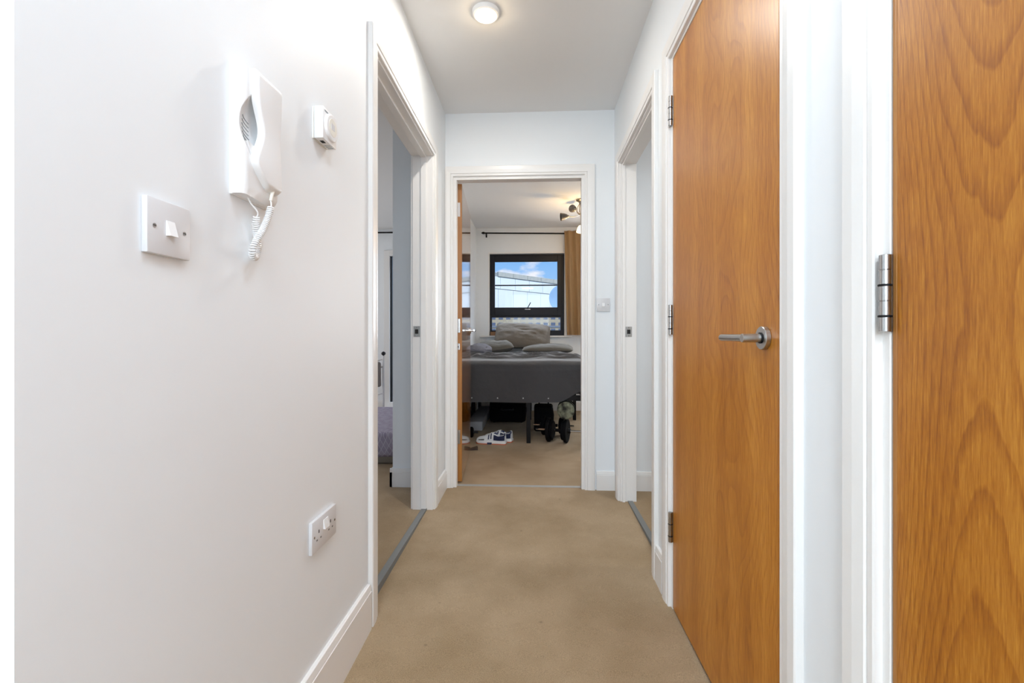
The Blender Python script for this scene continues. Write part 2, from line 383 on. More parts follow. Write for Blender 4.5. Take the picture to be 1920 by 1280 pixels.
# ------------------------------------------------------------------ profiles: skirting and architraves
L_ = lambda a, z, n: Vector((XL + n, a, z))
R_ = lambda a, z, n: Vector((XR - n, a, z))
E_ = lambda a, z, n: Vector((a, YE - n, z))
def skirting(name, T, a0, a1, label=None, zb=-.06):
    pr = [(0, zb), (.016, zb), (.016, .098), (.0135, .0995), (.0135, .1015), (.015, .103), (.011, .121), (.008, .123), (0, .123)]
    bm = BM(); loft(bm, [[T(a0, z, n) for n, z in pr], [T(a1, z, n) for n, z in pr]]); o = struct(name, bm, 'trim', label=label); return o
skirting('baseboard_left', L_, .49, 1.587, 'white skirting board on the near left wall')
skirting('baseboard_left_far', L_, 2.705, YE, 'short white skirting between the left door frame and the corner')
skirting('baseboard_right_near', R_, .777, .895)
skirting('baseboard_right', R_, 1.845, 1.945)
skirting('baseboard_end', E_, .405, XR)
skirting('baseboard_right_room', E_, .62, 2.4)
skirting('baseboard_living_partition', E_, -.962, -.71)
skirting('baseboard_partition_side', lambda a, z, n: Vector((-.946 - n, a, z)), YE - .016, YW)
skirting('baseboard_window', lambda a, z, n: Vector((a, YW - n, z)), -.80, 2.45)
skirting('baseboard_living_window', lambda a, z, n: Vector((a, YW - n, z)), -3.6, -2.07)
skirting('baseboard_bedroom_left', lambda a, z, n: Vector((-.80 + n, a, z)), YE + .1, YW)

AP = [(0, 0), (0, .011), (.003, .013), (.013, .013), (.0155, .0105), (.018, .0155), (.040, .018), (.062, .018), (.065, .015), (.065, 0)]
def architrave(root, T, a0, a1, zt, lim0=9, lim1=9, zb=-.06):
    """three mitred lengths round an opening a0..a1 up to zt"""
    def P(side, w, t):
        if side == 0: return T(a0 - min(w, lim0), zb, t)
        if side == 1: return T(a0 - min(w, lim0), zt + w, t)
        if side == 2: return T(a1 + min(w, lim1), zt + w, t)
        return T(a1 + min(w, lim1), zb, t)
    for s in range(3):
        bm = BM(); loft(bm, [[P(s, w, t) for w, t in AP], [P(s + 1, w, t) for w, t in AP]])
        obj('architrave', bm, 'trim', root)
def lining(root, T, a0, a1, zt, depth, stop=None, th=.03, d0=0):
    """jamb boards round a0..a1, from the wall face d0 back to depth; stop=(front, back) depth of the door stop"""
    def B(aa, ab, z0, z1, n0, n1):
        bm = BM(); p, q = T(aa, z0, -n0), T(ab, z1, -n1)
        box(bm, min(p.x, q.x), max(p.x, q.x), min(p.y, q.y), max(p.y, q.y), min(p.z, q.z), max(p.z, q.z), .0012, 1); return bm
    obj('jamb', B(a0 - th + .004, a0, -.06, zt + .02, d0, depth), 'trim', root)
    obj('jamb', B(a1, a1 + th - .004, -.06, zt + .02, d0, depth), 'trim', root)
    obj('door_head', B(a0, a1, zt, zt + .024, d0, depth), 'trim', root)
    if stop:
        s0, s1 = stop
        obj('door_stop', B(a0, a0 + .012, -.06, zt, s0, s1), 'trim', root)
        obj('door_stop', B(a1 - .012, a1, -.06, zt, s0, s1), 'trim', root)
        obj('door_stop', B(a0 + .012, a1 - .012, zt - .012, zt, s0, s1), 'trim', root)
ZT = 2.052
# --- left doorway into the living room (leaf folded out of sight)
dl = struct('door_1', loc=(XL, 2.14, 0), label='white doorway in the left wall into the living room')
lining(dl, L_, 1.67, 2.622, ZT, .118, (.035, .068))
architrave(dl, L_, 1.661, 2.631, ZT + .008)
# room side architrave seen edge on
architrave(dl, lambda a, z, n: Vector((-.71 - n, a, z)), 1.661, 2.631, ZT + .008)
def strike(root, T, a, s, z, n0, n1):
    """keep plate on the far jamb facing the camera: face at Y=a"""
    bm = BM(); x0 = T(a, z, -n0).x; x1 = T(a, z, -n1).x
    xa, xb = min(x0, x1), max(x0, x1); c = (xa + xb) / 2
    box(bm, xa, xb, a - .0018, a, z - .031, z + .031, .0008, 1)
    # raised lip round the latch hole
    for q in ((xa + .004, xb - .004, z + .014, z + .018), (xa + .004, xb - .004, z - .018, z - .014), (xa + .004, xa + .008, z - .014, z + .014), (xb - .008, xb - .004, z - .014, z + .014)):
        box(bm, q[0], q[1], a - .004, a - .0018, q[2], q[3])
    o = obj('strike_plate', bm, 'steel', root)
    obj('latch_hole', box(BM(), xa + .009, xb - .009, a - .0022, a - .0016, z - .013, z + .013), 'shadow_hole', o)
    bm = BM()
    for zz in (z + .025, z - .025): cyl(bm, (c, a - .0025, zz), (c, a - .001, zz), .0028, n=10)
    obj('screw', bm, 'hinge', o)
strike(dl, L_, 2.622, 0, 1.03, .074, .112)
struct('trim_1', box(BM(), -.655, -.625, 1.67, 2.622, -.055, .0025, .001, 1), 'strip', label='grey metal threshold bar under the left doorway').location.z = 0
# --- right doorway
dr = struct('door_2', loc=(XR, 2.4, 0), label='white doorway in the right wall beside the bedroom door')
lining(dr, R_, 2.020, 2.800, ZT, .098, (.012, .028))
architrave(dr, R_, 2.011, 2.809, ZT + .008)
strike(dr, R_, 2.800, 0, 1.03, .032, .070)
struct('trim_2', box(BM(), .567, .597, 2.02, 2.80, -.055, .0025, .001, 1), 'strip', label='grey metal threshold bar under the right doorway')
# --- bedroom doorway
db = struct('door_3', loc=(-.1, YE, 0), label='bedroom doorway at the hall end with its oak door open')
lining(db, E_, -.529, .320, ZT, .1, (.0, .05))
architrave(db, E_, -.538, .329, ZT + .008, lim0=.052)
struct('trim_3', box(BM(), -.529, .320, YE + .030, YE + .06, -.01, .004, .002, 2), 'chrome2', label='thin silver threshold bar under the bedroom door')
# leaf opened a little past square, local frame: y along the leaf, x through its thickness
ang = math.radians(4.05)
LT, LW = .046, .822
def leaf_mesh(w0, w1, t0, t1, z0, z1, along='Y'):
    bm = BM(); box(bm, t0, t1, w0, w1, z0, z1, .0012, 1); return bm
leaf = obj('leaf', leaf_mesh(0.006, LW - .006, -LT, 0, .010, 2.044), 'oak3', db, local=True, label='glossy orange oak door leaf standing open')
leaf.location = Vector((-.495, 3.092, 0)) - db.location; leaf.rotation_euler = (0, 0, ang)
obj('edge_lipping', leaf_mesh(0, .006, -LT, 0, .010, 2.044), 'oakedge', leaf, local=True)
obj('edge_lipping', leaf_mesh(LW - .006, LW, -LT, 0, .010, 2.044), 'oakedge', leaf, local=True)
for k, z in enumerate((1.868, 1.075, .315)):
    bm = BM(); box(bm, -LT + .002, -.012, -.0025, .0005, z - .048, z + .048, .001, 1)
    cyl(bm, (-LT - .004, -.002, z - .048), (-LT - .004, -.002, z + .048), .005, n=12)
    h = obj('hinge', bm, 'plate' if k == 0 else 'hinge', leaf, local=True, smooth=True)
bm = BM(); box(bm, -LT + .012, -.014, -.003, .0005, .932 - .022, .932 + .022, .001, 1); obj('lock_plate', bm, 'chrome', leaf, local=True)
bm = BM(); cyl(bm, (-LT - .006, -.010, .931), (-LT + .024, -.006, .931), .0045, n=10); obj('lock_bolt', bm, 'blackm', leaf, local=True)
def lever(side, y, z, toward, t, proj=.05):
    """lever handle on a face with normal side*x, lever pointing along toward*y"""
    bm = BM(); cyl(bm, (t, y, z), (t + side * .009, y, z), .026, n=32, bev=.0012)
    a = bm; b2 = BM(); cyl(b2, (t + side * .009, y, z), (t + side * proj, y, z), .0095, n=20, bev=.001)
    b3 = BM(); cyl(b3, (t + side * (proj - .008), y - toward * .006, z), (t + side * (proj - .008), y + toward * .125, z), .0095, n=20, bev=.0015)
    return a, b2, b3
for bmm, nm in zip(lever(1, LW - .055, 1.052, -1, 0), ('handle_rose', 'handle_neck', 'handle_lever')):
    obj(nm, bmm, 'chrome', leaf, local=True, smooth=True)

# --- the two oak doors on the right wall
def knuckle_hinge(root, x, y, z, h, r=.0074):
    bm = BM(); n = 5; seg = h / n; prof = []
    for k in range(n):
        a = z - h / 2 + k * seg
        for p_, rr in ((.0, r - .0008), (.0006, r), (seg - .0012, r), (seg - .0006, r - .0008)): prof.append((a + p_, rr))
    lathe(bm, (x, y, 0), (0, 0, 1), prof, 20)
    o = obj('hinge', bm, 'hinge', root, smooth=True)
    bm = BM()
    for k in (1, 3):
        lathe(bm, (x, y, z - h / 2 + k * seg), (0, 0, 1), [(-.0017, r), (-.0012, r + .0012), (.0012, r + .0012), (.0017, r)], 20)
    obj('bearing_ring', bm, 'blackm', o, smooth=True)
    obj('hinge_leaf', box(BM(), x, x + .0095, y - .0025, y + .002, z - h / 2, z + h / 2), 'hinge', o)
def right_door(name, y0, y1, m, label, leaf_label, handle):
    r = struct(name, loc=(XR, (y0 + y1) / 2, 0), label=label)
    lining(r, R_, y0 - .003, y1 + .003, ZT, .098)
    architrave(r, R_, y0 - .018, y1 + .018, ZT + .010)
    cy = (y0 + y1) / 2
    bm = BM(); box(bm, XR + .001, XR + .045, y0 + .008, y1 - .008, .006 - .03, 2.046, .001, 1)
    lf = obj('leaf', bm, m, r, label=leaf_label)
    for a, b in ((y0, y0 + .008), (y1 - .008, y1)):
        obj('edge_lipping', box(BM(), XR + .001, XR + .045, a, b, .006 - .03, 2.046, .001, 1), 'oakedge', lf)
    for z in (1.854, 1.064, .28): knuckle_hinge(r, XR - .0082, y1 + .002, z, .1135)
    if handle:
        bm = BM(); hy, hz = y0 + .065, .997; t = XR + .001
        cyl(bm, (t, hy, hz), (t - .011, hy, hz), .0262, n=40, bev=.001)
        rz = obj('handle_rose', bm, 'steel', lf, smooth=True)
        bm = BM(); cyl(bm, (t - .0105, hy, hz), (t - .0135, hy, hz), .0125, n=24); obj('handle_collar', bm, 'blackm', lf, smooth=True)
        bm = BM(); cyl(bm, (t - .011, hy, hz), (t - .053, hy, hz), .0098, n=28, bev=.0007); obj('handle_neck', bm, 'steel', lf, smooth=True)
        bm = BM(); cyl(bm, (t - .043, hy + .004, hz), (t - .043, hy + .135, hz + .001), .0086, n=28, bev=.0015); obj('handle_lever', bm, 'steel', lf, smooth=True)
    return r
right_door('door_4', .993, 1.748, 'oak1', 'closed oak cupboard door with a steel lever handle', 'flat oak veneer door leaf', True)
right_door('door_5', -.075, .692, 'oak2', 'nearest oak door at the right edge of the photo', 'flat oak veneer door leaf with arched grain', False)

# ------------------------------------------------------------------ wall fittings on the left wall
# single light switch
t = thing('light_switch', 'square white single light switch beside the intercom', 'switch', (XL, .70, 1.128))
obj('face_plate', box(BM(), XL, XL + .010, .657, .743, 1.128, 1.214, .0018, 2), 'plate', t, smooth=True)
bm = BM()  # rocker, bottom pressed out
cs = lambda z, x0: [Vector((XL + .0095, .6925, z)), Vector((XL + .0095, .7085, z)), Vector((x0, .7085, z)), Vector((x0, .6925, z))]
loft(bm, [cs(1.160, XL + .0175), cs(1.184, XL + .0112)]); obj('rocker', bm, 'plastic', t)
for yy in (.6700, .7300):
    bm = BM(); cyl(bm, (XL + .0095, yy, 1.171), (XL + .0107, yy, 1.171), .0033, n=16); s = obj('screw', bm, 'hinge', t, smooth=True)
    bm = BM(); box(bm, XL + .0105, XL + .0109, yy - .0025, yy + .0025, 1.1705, 1.1717); obj('screw_slot', bm, 'shadow_hole', s)
# door entry handset
BY0, BY1, BZ0, BZ1, BX = .857, .972, 1.280, 1.533, XL + .029
t = thing('intercom_phone', 'white door entry handset with a coiled cord on the left wall', 'intercom', (XL, .91, 1.15))
bm = BM(); box(bm, XL, XL + .006, BY0 - .002, BY1 + .002, BZ0 - .002, BZ1 + .004, .001, 1); obj('back_plate', bm, 'plastic', t)
def base_pt(u, v):      # front heightfield: rounded near edge, finger scoop beside the handset
    y_ = BY0 + (BY1 - BY0) * u; z_ = BZ0 + (BZ1 - BZ0) * v
    x = BX
    du = (y_ - BY0) / .016
    if du < 1: x -= .010 * (1 - math.sqrt(max(0, 1 - (1 - du) ** 2)))
    x -= .012 * max(0, (.08 - v) / .08) ** 2 * u
    e = ((y_ - .899) / .046) ** 2 + (abs(z_ - 1.421) / .068) ** 1.7
    if e < 1: x -= .019 * (1 - e ** 1.5) ** 1.0
    return Vector((x, y_, z_))
bm = BM(); nu, nv = 90, 170
g = grid(bm, base_pt, nu, nv)
rim = [g[i][0] for i in range(nu + 1)] + [g[nu][j] for j in range(1, nv + 1)] + [g[i][nv] for i in range(nu - 1, -1, -1)] + [g[0][j] for j in range(nv - 1, 0, -1)]
bk = [bm.verts.new((XL + .005, v.co.y, v.co.z)) for v in rim]
for i in range(len(rim)): bm.faces.new((rim[i], rim[(i + 1) % len(rim)], bk[(i + 1) % len(bk)], bk[i]))
bm.faces.new(bk); base = obj('base', bm, 'plastic', t, smooth=True)
for k in range(7):       # speaker slots in the scoop
    z0 = 1.385 + k * .0080; bm = BM()
    p = [base_pt((yy - BY0) / (BY1 - BY0), (zz - BZ0) / (BZ1 - BZ0)) + Vector((.0004, 0, 0)) for yy, zz in [(.872 + .0045 * q, z0 + .006 - .0011 * q) for q in range(7)]]
    tube(bm, p, .0007, 5); obj('speaker_slot', bm, 'joint', base)
bm = BM(); loft(bm, [[Vector((x, yy, zz)) for x, yy, zz in ((XL + .012, .866, 1.384), (XL + .029, .868, 1.386), (XL + .029, .898, 1.382), (XL + .012, .898, 1.380))],
                     [Vector((x, yy, zz)) for x, yy, zz in ((XL + .012, .884, 1.352), (XL + .029, .888, 1.356), (XL + .029, .896, 1.358), (XL + .012, .896, 1.356))]])
obj('cradle_hook', bm, 'plastic', t)
# handset: loft along z with an S-curved inner edge
def ss(x): x = max(0, min(1, x)); return x * x * (3 - 2 * x)
secs = []
nz = 44
for i in range(nz + 1):
    v = i / nz; z_ = 1.303 + (1.534 - 1.303) * v
    yl = .878 + .024 * math.exp(-((v - .50) / .19) ** 2) - .003 * math.exp(-((v - .22) / .08) ** 2)
    if v < .20: yl += .050 * (1 - v / .20) ** 1.4
    yr = .966 - (.004 * (1 - v / .05) if v < .05 else 0)
    xf = XL + .044 - .003 * math.exp(-((v - .5) / .22) ** 2) - (.014 * (1 - v / .06) ** 2 if v < .06 else 0) - (.006 * ((v - .96) / .04) ** 2 if v > .96 else 0)
    xb = XL + .027; rr = .007; s = []
    for q in range(7):
        a = PI / 2 * q / 6; s.append(Vector((xf - rr + rr * math.sin(a), yl + rr - rr * math.cos(a), z_)))
    for q in range(5):
        a = PI / 2 * q / 4; s.append(Vector((xf - rr * .6 + rr * .6 * math.cos(a), yr - rr * .6 + rr * .6 * math.sin(a), z_)))
    s += [Vector((xb, yr, z_)), Vector((xb, yl + .001, z_))]
    secs.append(s)
bm = BM(); loft(bm, secs); obj('handset', bm, 'plastic', t, smooth=True)
# cord: plug, straight tail, coiled loop
bm = BM(); cyl(bm, (XL + .035, .944, 1.312), (XL + .036, .934, 1.286), .0042, .003, 14, .0005); obj('cord_plug', bm, 'ivory', t, smooth=True)
def bez(p, n):
    out = []
    p = [Vector(q) for q in p]; segs = len(p) - 1
    for s in range(segs):
        p0, p1, p2, p3 = p[max(s - 1, 0)], p[s], p[s + 1], p[min(s + 2, segs)]
        for i in range(n):
            t_ = i / n; out.append(.5 * ((2 * p1) + (p2 - p0) * t_ + (2 * p0 - 5 * p1 + 4 * p2 - p3) * t_ * t_ + (3 * p1 - p0 - 3 * p2 + p3) * t_ ** 3))
    out.append(p[-1]); return out
bm = BM(); tube(bm, bez([(XL + .036, .934, 1.288), (XL + .037, .935, 1.278), (XL + .036, .935, 1.270)], 5), .0016, 8)
tube(bm, bez([(XL + .016, .886, 1.284), (XL + .020, .891, 1.270), (XL + .026, .905, 1.255), (XL + .022, .908, 1.244)], 6), .0016, 8)
path = bez([(XL + .036, .934, 1.272), (XL + .034, .929, 1.252), (XL + .032, .914, 1.222), (XL + .030, .897, 1.198), (XL + .026, .889, 1.176), (XL + .020, .899, 1.163), (XL + .014, .918, 1.166), (XL + .012, .928, 1.186), (XL + .013, .923, 1.212), (XL + .018, .912, 1.234), (XL + .022, .908, 1.246)], 30)
Ls = [0]
for a, b in zip(path, path[1:]): Ls.append(Ls[-1] + (b - a).length)
pts = []; turns = 54; total = Ls[-1]; nst = turns * 12; j = 0
ux = Vector((1, 0, 0))
for i in range(nst + 1):
    s = total * i / nst
    while j < len(Ls) - 2 and Ls[j + 1] < s: j += 1
    f_ = (s - Ls[j]) / max(1e-9, Ls[j + 1] - Ls[j]); c = path[j].lerp(path[j + 1], f_); d = (path[min(j + 2, len(path) - 1)] - path[max(j - 1, 0)]).normalized()
    u = (ux - d * ux.dot(d)).normalized(); v = d.cross(u); a = 2 * PI * i / 12
    pts.append(c + (u * math.cos(a) + v * math.sin(a)) * .0056)
tube(bm, pts, .0016, 6)
obj('coiled_cord', bm, 'plastic', t, smooth=True)
# thermostat
TY0, TY1, TZ0, TZ1 = 1.185, 1.268, 1.530, 1.616
t = thing('room_thermostat', 'small white square room thermostat with a round dial', 'thermostat', (XL, 1.227, TZ0))
obj('back_plate', box(BM(), XL, XL + .004, TY0 + .002, TY1, TZ0 + .001, TZ1 - .001), 'ivory', t)
obj('housing', box(BM(), XL + .005, XL + .030, TY0, TY1, TZ0, TZ1, .0025, 2), 'plastic', t, smooth=True)
bm = BM(); lathe(bm, (XL + .0295, 1.2285, 1.574), (1, 0, 0), [(0, .0365), (.006, .0355), (.0075, .034), (.008, .031), (.0075, .001)], 40); d_ = obj('dial', bm, 'plastic', t, smooth=True)
bm = BM(); lathe(bm, (XL + .0368, 1.2285, 1.574), (1, 0, 0), [(0, .024), (.0012, .0235)], 32); obj('dial_insert', bm, 'ivory', d_)
bm = BM(); box(bm, XL + .0378, XL + .0386, 1.218, 1.238, 1.568, 1.584); obj('dial_pointer', bm, 'plate', d_)
bm = BM(); box(bm, XL + .012, XL + .022, TY0 + .018, TY0 + .034, TZ0 - .0006, TZ0 + .001); obj('vent_slot', bm, 'shadow_hole', t)
for yy in (TY0 + .050, TY0 + .060, TY0 + .070):
    obj('vent_slot', box(BM(), XL + .010, XL + .026, yy, yy + .003, TZ0 - .0005, TZ0 + .001), 'joint', t)
obj('screw_recess', box(BM(), XL + .0295, XL + .0304, TY0 + .010, TY0 + .030, TZ1 - .010, TZ1 - .006), 'joint', t)
# double socket
SY0, SZ0 = 1.166, .424
t = thing('double_socket', 'white double power socket low on the left wall', 'socket', (XL, SY0 + .073, SZ0))
obj('face_plate', box(BM(), XL, XL + .010, SY0, SY0 + .146, SZ0, SZ0 + .086, .002, 2), 'plate', t, smooth=True)
for k in (0, 1):
    cyy = SY0 + (.038 if k == 0 else .108)
    yy = SY0 + .0630 + k * .0145
    bm = BM(); q = lambda z, x0: [Vector((XL + .0095, yy, z)), Vector((XL + .0095, yy + .0125, z)), Vector((x0, yy + .0125, z)), Vector((x0, yy, z))]
    loft(bm, [q(SZ0 + .045, XL + .0165), q(SZ0 + .070, XL + .0115)]); obj('rocker', bm, 'plastic', t)
    for (dy, dz, sy, sz, mt) in ((0, .050, .0042, .0085, 'shadow_hole'), (-.011, .030, .0065, .0042, 'pin'), (.011, .030, .0065, .0042, 'pin')):
        obj('pin_hole', box(BM(), XL + .0095, XL + .0104, cyy + dy - sy / 2, cyy + dy + sy / 2, SZ0 + dz - sz / 2, SZ0 + dz + sz / 2), mt, t)
for yy in (SY0 + .012, SY0 + .134):
    bm = BM(); cyl(bm, (XL + .0095, yy, SZ0 + .043), (XL + .0107, yy, SZ0 + .043), .0033, n=14); obj('screw', bm, 'hinge', t, smooth=True)
# switch on the end wall
t = thing('light_switch', 'small white light switch on the end wall right of the bedroom door', 'switch', (.449, YE, 1.165))
obj('face_plate', box(BM(), .406, .492, YE - .010, YE, 1.165, 1.251, .0018, 2), 'plate', t, smooth=True)
bm = BM(); q = lambda z, y0: [Vector((.441, YE - .0095, z)), Vector((.457, YE - .0095, z)), Vector((.457, y0, z)), Vector((.441, y0, z))]
loft(bm, [q(1.196, YE - .0175), q(1.220, YE - .0115)]); obj('rocker', bm, 'plastic', t)
for xx in (.419, .479):
    bm = BM(); cyl(bm, (xx, YE - .0095, 1.208), (xx, YE - .0108, 1.208), .0033, n=14); obj('screw', bm, 'hinge', t, smooth=True)

# ------------------------------------------------------------------ hall downlight
t = thing('downlight', 'round white recessed downlight glowing in the hall ceiling', 'light', (-.221, 2.065, 2.48))
bm = BM(); n = 48
rs = [ring(bm, (-.221, 2.065, z), Vector((1, 0, 0)), Vector((0, 1, 0)), r, n) for z, r in ((2.48, .062), (2.472, .062), (2.463, .058), (2.460, .051), (2.464, .046), (2.479, .0445))]
for a, b in zip(rs, rs[1:]): bridge(bm, a, b)
obj('bezel', bm, 'plastic', t, smooth=True)
bm = BM(); lathe(bm, (-.221, 2.065, 2.478), (0, 0, -1), [(0, .043), (.006, .042), (.012, .036), (.0155, .024), (.017, .002)], 40)
obj('bulb', bm, emat('warm_bulb', (1, .86, .62), 7), t, smooth=True)

# ------------------------------------------------------------------ bedroom window
FY = YW + .07
win = struct('window_1', loc=((WX0 + WX1) / 2, FY, WZ0), label='anthracite framed bedroom window')
def wbar(x0, x1, z0, z1, y0=FY, y1=FY + .07, nm='window_frame', m='winframe'):
    return obj(nm, box(BM(), x0, x1, y0, y1, z0, z1, .003, 1), m, win)
s_ = 1.0115   # the frame stands behind the wall face
X = lambda x: x * s_; Z = lambda z: 1 + (z - 1) * s_
fx0, fx1, fz0, fz1 = X(-.614), X(.398), Z(1.036), Z(2.122)
bm = BM()
gl0, gl1 = X(-.583), X(.354)
box(bm, WX0, gl0, FY, FY + .07, WZ0, WZ1, .002, 1); box(bm, gl1, WX1, FY, FY + .07, WZ0, WZ1, .002, 1)
box(bm, gl0, gl1, FY, FY + .07, Z(2.095), WZ1); box(bm, gl0, gl1, FY, FY + .07, WZ0, Z(1.087))
box(bm, gl0, gl1, FY, FY + .07, Z(1.262), Z(1.315))
obj('window_frame', bm, 'winframe', win)
bm = BM(); sx0, sx1, sz0, sz1 = X(-.592), X(.362), Z(1.290), Z(2.102)
ix0, ix1, iz0, iz1 = X(-.539), X(.311), Z(1.398), Z(2.020)
for a in ((sx0, ix0, sz0, sz1), (ix1, sx1, sz0, sz1), (ix0, ix1, iz1, sz1), (ix0, ix1, sz0, iz0)): box(bm, a[0], a[1], FY - .022, FY + .03, a[2], a[3], .003, 1)
sash = obj('opening_sash', bm, 'winframe', win)
obj('window_pane', box(BM(), ix0, ix1, FY + .006, FY + .010, iz0, iz1), 'glass', win)
obj('window_pane', box(BM(), gl0, gl1, FY + .036, FY + .040, Z(1.087), Z(1.262)), 'glass', win)
bm = BM(); box(bm, X(-.13), X(-.055), FY - .032, FY - .022, Z(1.365), Z(1.378), .003, 2)
obj('handle_plate', bm, 'chrome', win, smooth=True)
bm = BM(); tube(bm, [(X(-.092), FY - .036, Z(1.372)), (X(-.085), FY - .045, Z(1.40)), (X(-.052), FY - .045, Z(1.462))], .006, 8); obj('window_handle', bm, 'blackm', win, smooth=True)
# reveal bead and sill
bm = BM()
for a in ((WX0 - .006, WX0 + .012, WZ0, WZ1 + .006), (WX1 - .012, WX1 + .006, WZ0, WZ1 + .006), (WX0 + .012, WX1 - .012, WZ1 - .012, WZ1 + .006)): box(bm, a[0], a[1], YW - .004, YW + .068, a[2], a[3])
struct('trim_4', bm, 'trim', label='white bead round the bedroom window reveal')
struct('trim_5', box(BM(), -.745, .505, YW - .035, YW + .068, .992, WZ0 - .001, .004, 2), 'trim', label='white window sill board')
t = obj('wooden_block', box(BM(), -.600, -.455, YW - .005, YW + .05, WZ0, WZ0 + .052, .004, 2), 'sillwood'); tag(t, 'orange-brown wooden block on the sill behind the pillow', 'block')
# unseen window added to let the fill lamp into the bedroom
w2 = struct('added_window', loc=(1.55, FY, WZ0))
bm = BM()
for a in ((1.05, 1.11, WZ0, WZ1), (1.99, 2.05, WZ0, WZ1), (1.11, 1.99, WZ1 - .06, WZ1), (1.11, 1.99, WZ0, WZ0 + .06)): box(bm, a[0], a[1], FY, FY + .07, a[2], a[3])
obj('window_frame', bm, 'winframe', w2); obj('window_pane', box(BM(), 1.11, 1.99, FY + .02, FY + .024, WZ0 + .06, WZ1 - .06), 'glass', w2)
# living room patio door
pd = struct('door_6', loc=(-1.6, YW, 0), label='white framed glass patio door in the living room')
bm = BM()
for a in ((-2.07, -1.99, ZB + .07, 2.19), (-1.23, -1.15, ZB + .07, 2.19), (-1.99, -1.23, 2.11, 2.19), (-1.99, -1.23, .0, .10)): box(bm, a[0], a[1], YW - .03, YW + .06, a[2], a[3], .003, 1)
obj('door_frame', bm, 'trim', pd)
bm = BM()
for a in ((-1.985, -1.965, .10, 2.11), (-1.25, -1.235, .10, 2.11)): box(bm, a[0], a[1], YW, YW + .04, a[2], a[3])
obj('seal', bm, 'blackp', pd)
obj('threshold', box(BM(), -2.07, -1.15, YW - .22, YW - .03, 0, .02, .003, 1), 'trim', pd)
obj('door_pane', box(BM(), -1.965, -1.25, YW + .015, YW + .02, .10, 2.11), 'glass', pd)

# ------------------------------------------------------------------ curtains and rods
CR = YW - .075
t = thing('curtain_rod', 'thin black curtain rod above the bedroom window', 'curtain rod', (.1, CR, 2.40))
bm = BM(); cyl(bm, (-.675, CR, 2.400), (1.0, CR, 2.372), .0095, n=14); obj('rod', bm, 'blackm', t, smooth=True)
bm = BM(); lathe(bm, (-.675, CR, 2.4005), (-1, 0, .02), [(-.004, .012), (.004, .016), (.018, .017), (.034, .010), (.042, .002)], 16); obj('finial', bm, 'blackm', t, smooth=True)
for x in (-.655, .95):
    bm = BM(); box(bm, x - .006, x + .006, CR + .004, YW, 2.385, 2.397); box(bm, x - .01, x + .01, YW - .006, YW, 2.355, 2.42); obj('bracket', bm, 'blackm', t)
def pleated(x0, x1, z0, z1, yc, amp, npl, seed, flare=0):
    bm = BM(); nu, nv = 120, 24
    def fn(u, v):
        fl = flare * (1 - v)
        x = x0 + fl + (x1 - x0) * u
        a = amp * (.75 + .25 * (1 - v)) * (1 + .3 * noise.noise(Vector((u * 4, seed, 0))))
        y = yc + a * math.sin(2 * PI * npl * u + .7 * noise.noise(Vector((u * 3, v * 1.2, seed)))) + .01 * noise.noise(Vector((u * 7, v * 3, seed)))
        return Vector((x, y, z0 + (z1 - z0) * v))
    g = grid(bm, fn, nu, nv)
    bmesh.ops.solidify(bm, geom=bm.faces[:], thickness=.003); return bm
cu = obj('curtain', pleated(.397, .80, 1.022, 2.408, CR - .045, .024, 4.6, 3.1, .035), 'curtain', smooth=True)
tag(cu, 'tan curtain hanging at the right side of the bedroom window', 'curtain')
# living room rod
t = thing('curtain_rod', 'thin black curtain rod in the living room beyond the left doorway', 'curtain rod', (-1.9, YW - .07, 2.42))
bm = BM(); cyl(bm, (-2.5, YW - .07, 2.424), (-1.0, YW - .07, 2.422), .0105, n=12); obj('rod', bm, 'blackm', t, smooth=True)
for x in (-2.4, -1.05):
    obj('bracket', box(BM(), x - .007, x + .007, YW - .064, YW, 2.412, 2.424), 'blackm', t)

# ------------------------------------------------------------------ bedroom ceiling lamp
LX, LY = .50, 4.95
t = thing('ceiling_lamp', 'nickel ceiling lamp with curved arms and grey cone shades', 'lamp', (LX, LY, 2.48))
bm = BM(); lathe(bm, (LX, LY, 2.48), (0, 0, -1), [(0, .050), (.010, .050), (.018, .040), (.026, .022), (.04, .018), (.046, .008)], 24); obj('canopy', bm, 'nickel', t, smooth=True)
hub = Vector((LX, LY, 2.325))
bm = BM(); sphere(bm, hub, .016, n=14); cyl(bm, hub - Vector((0, 0, .0)), hub - Vector((0, 0, .035)), .007, .004, 10); obj('hub', bm, 'nickel', t, smooth=True)
for k in range(5):
    a = 2 * PI * k / 5 + .4; c, s = math.cos(a), math.sin(a)
    bm = BM(); tube(bm, bez([(LX + .010 * c, LY + .010 * s, 2.44), (LX + .036 * c, LY + .036 * s, 2.395), (LX + .034 * c, LY + .034 * s, 2.352), (LX + .008 * c, LY + .008 * s, 2.325)], 8), .0035, 8)
    obj('stem', bm, 'nickel', t, smooth=True)
arms = [  # end of the arm, direction the shade opens
    ((-.135, -.06, 2.288), (-1, -.12, -.12), 'off'), ((-.055, .02, 2.378), (-.35, .90, .42), 'off'),
    ((-.004, -.05, 2.200), (-.08, -.15, -1), 'on'), ((.14, .08, 2.35), (1, .3, .15), 'off'), ((.12, -.12, 2.27), (.8, -.6, -.3), 'off')]
bulbm = emat('lit_shade_glow', (1, .83, .52), 3.2)
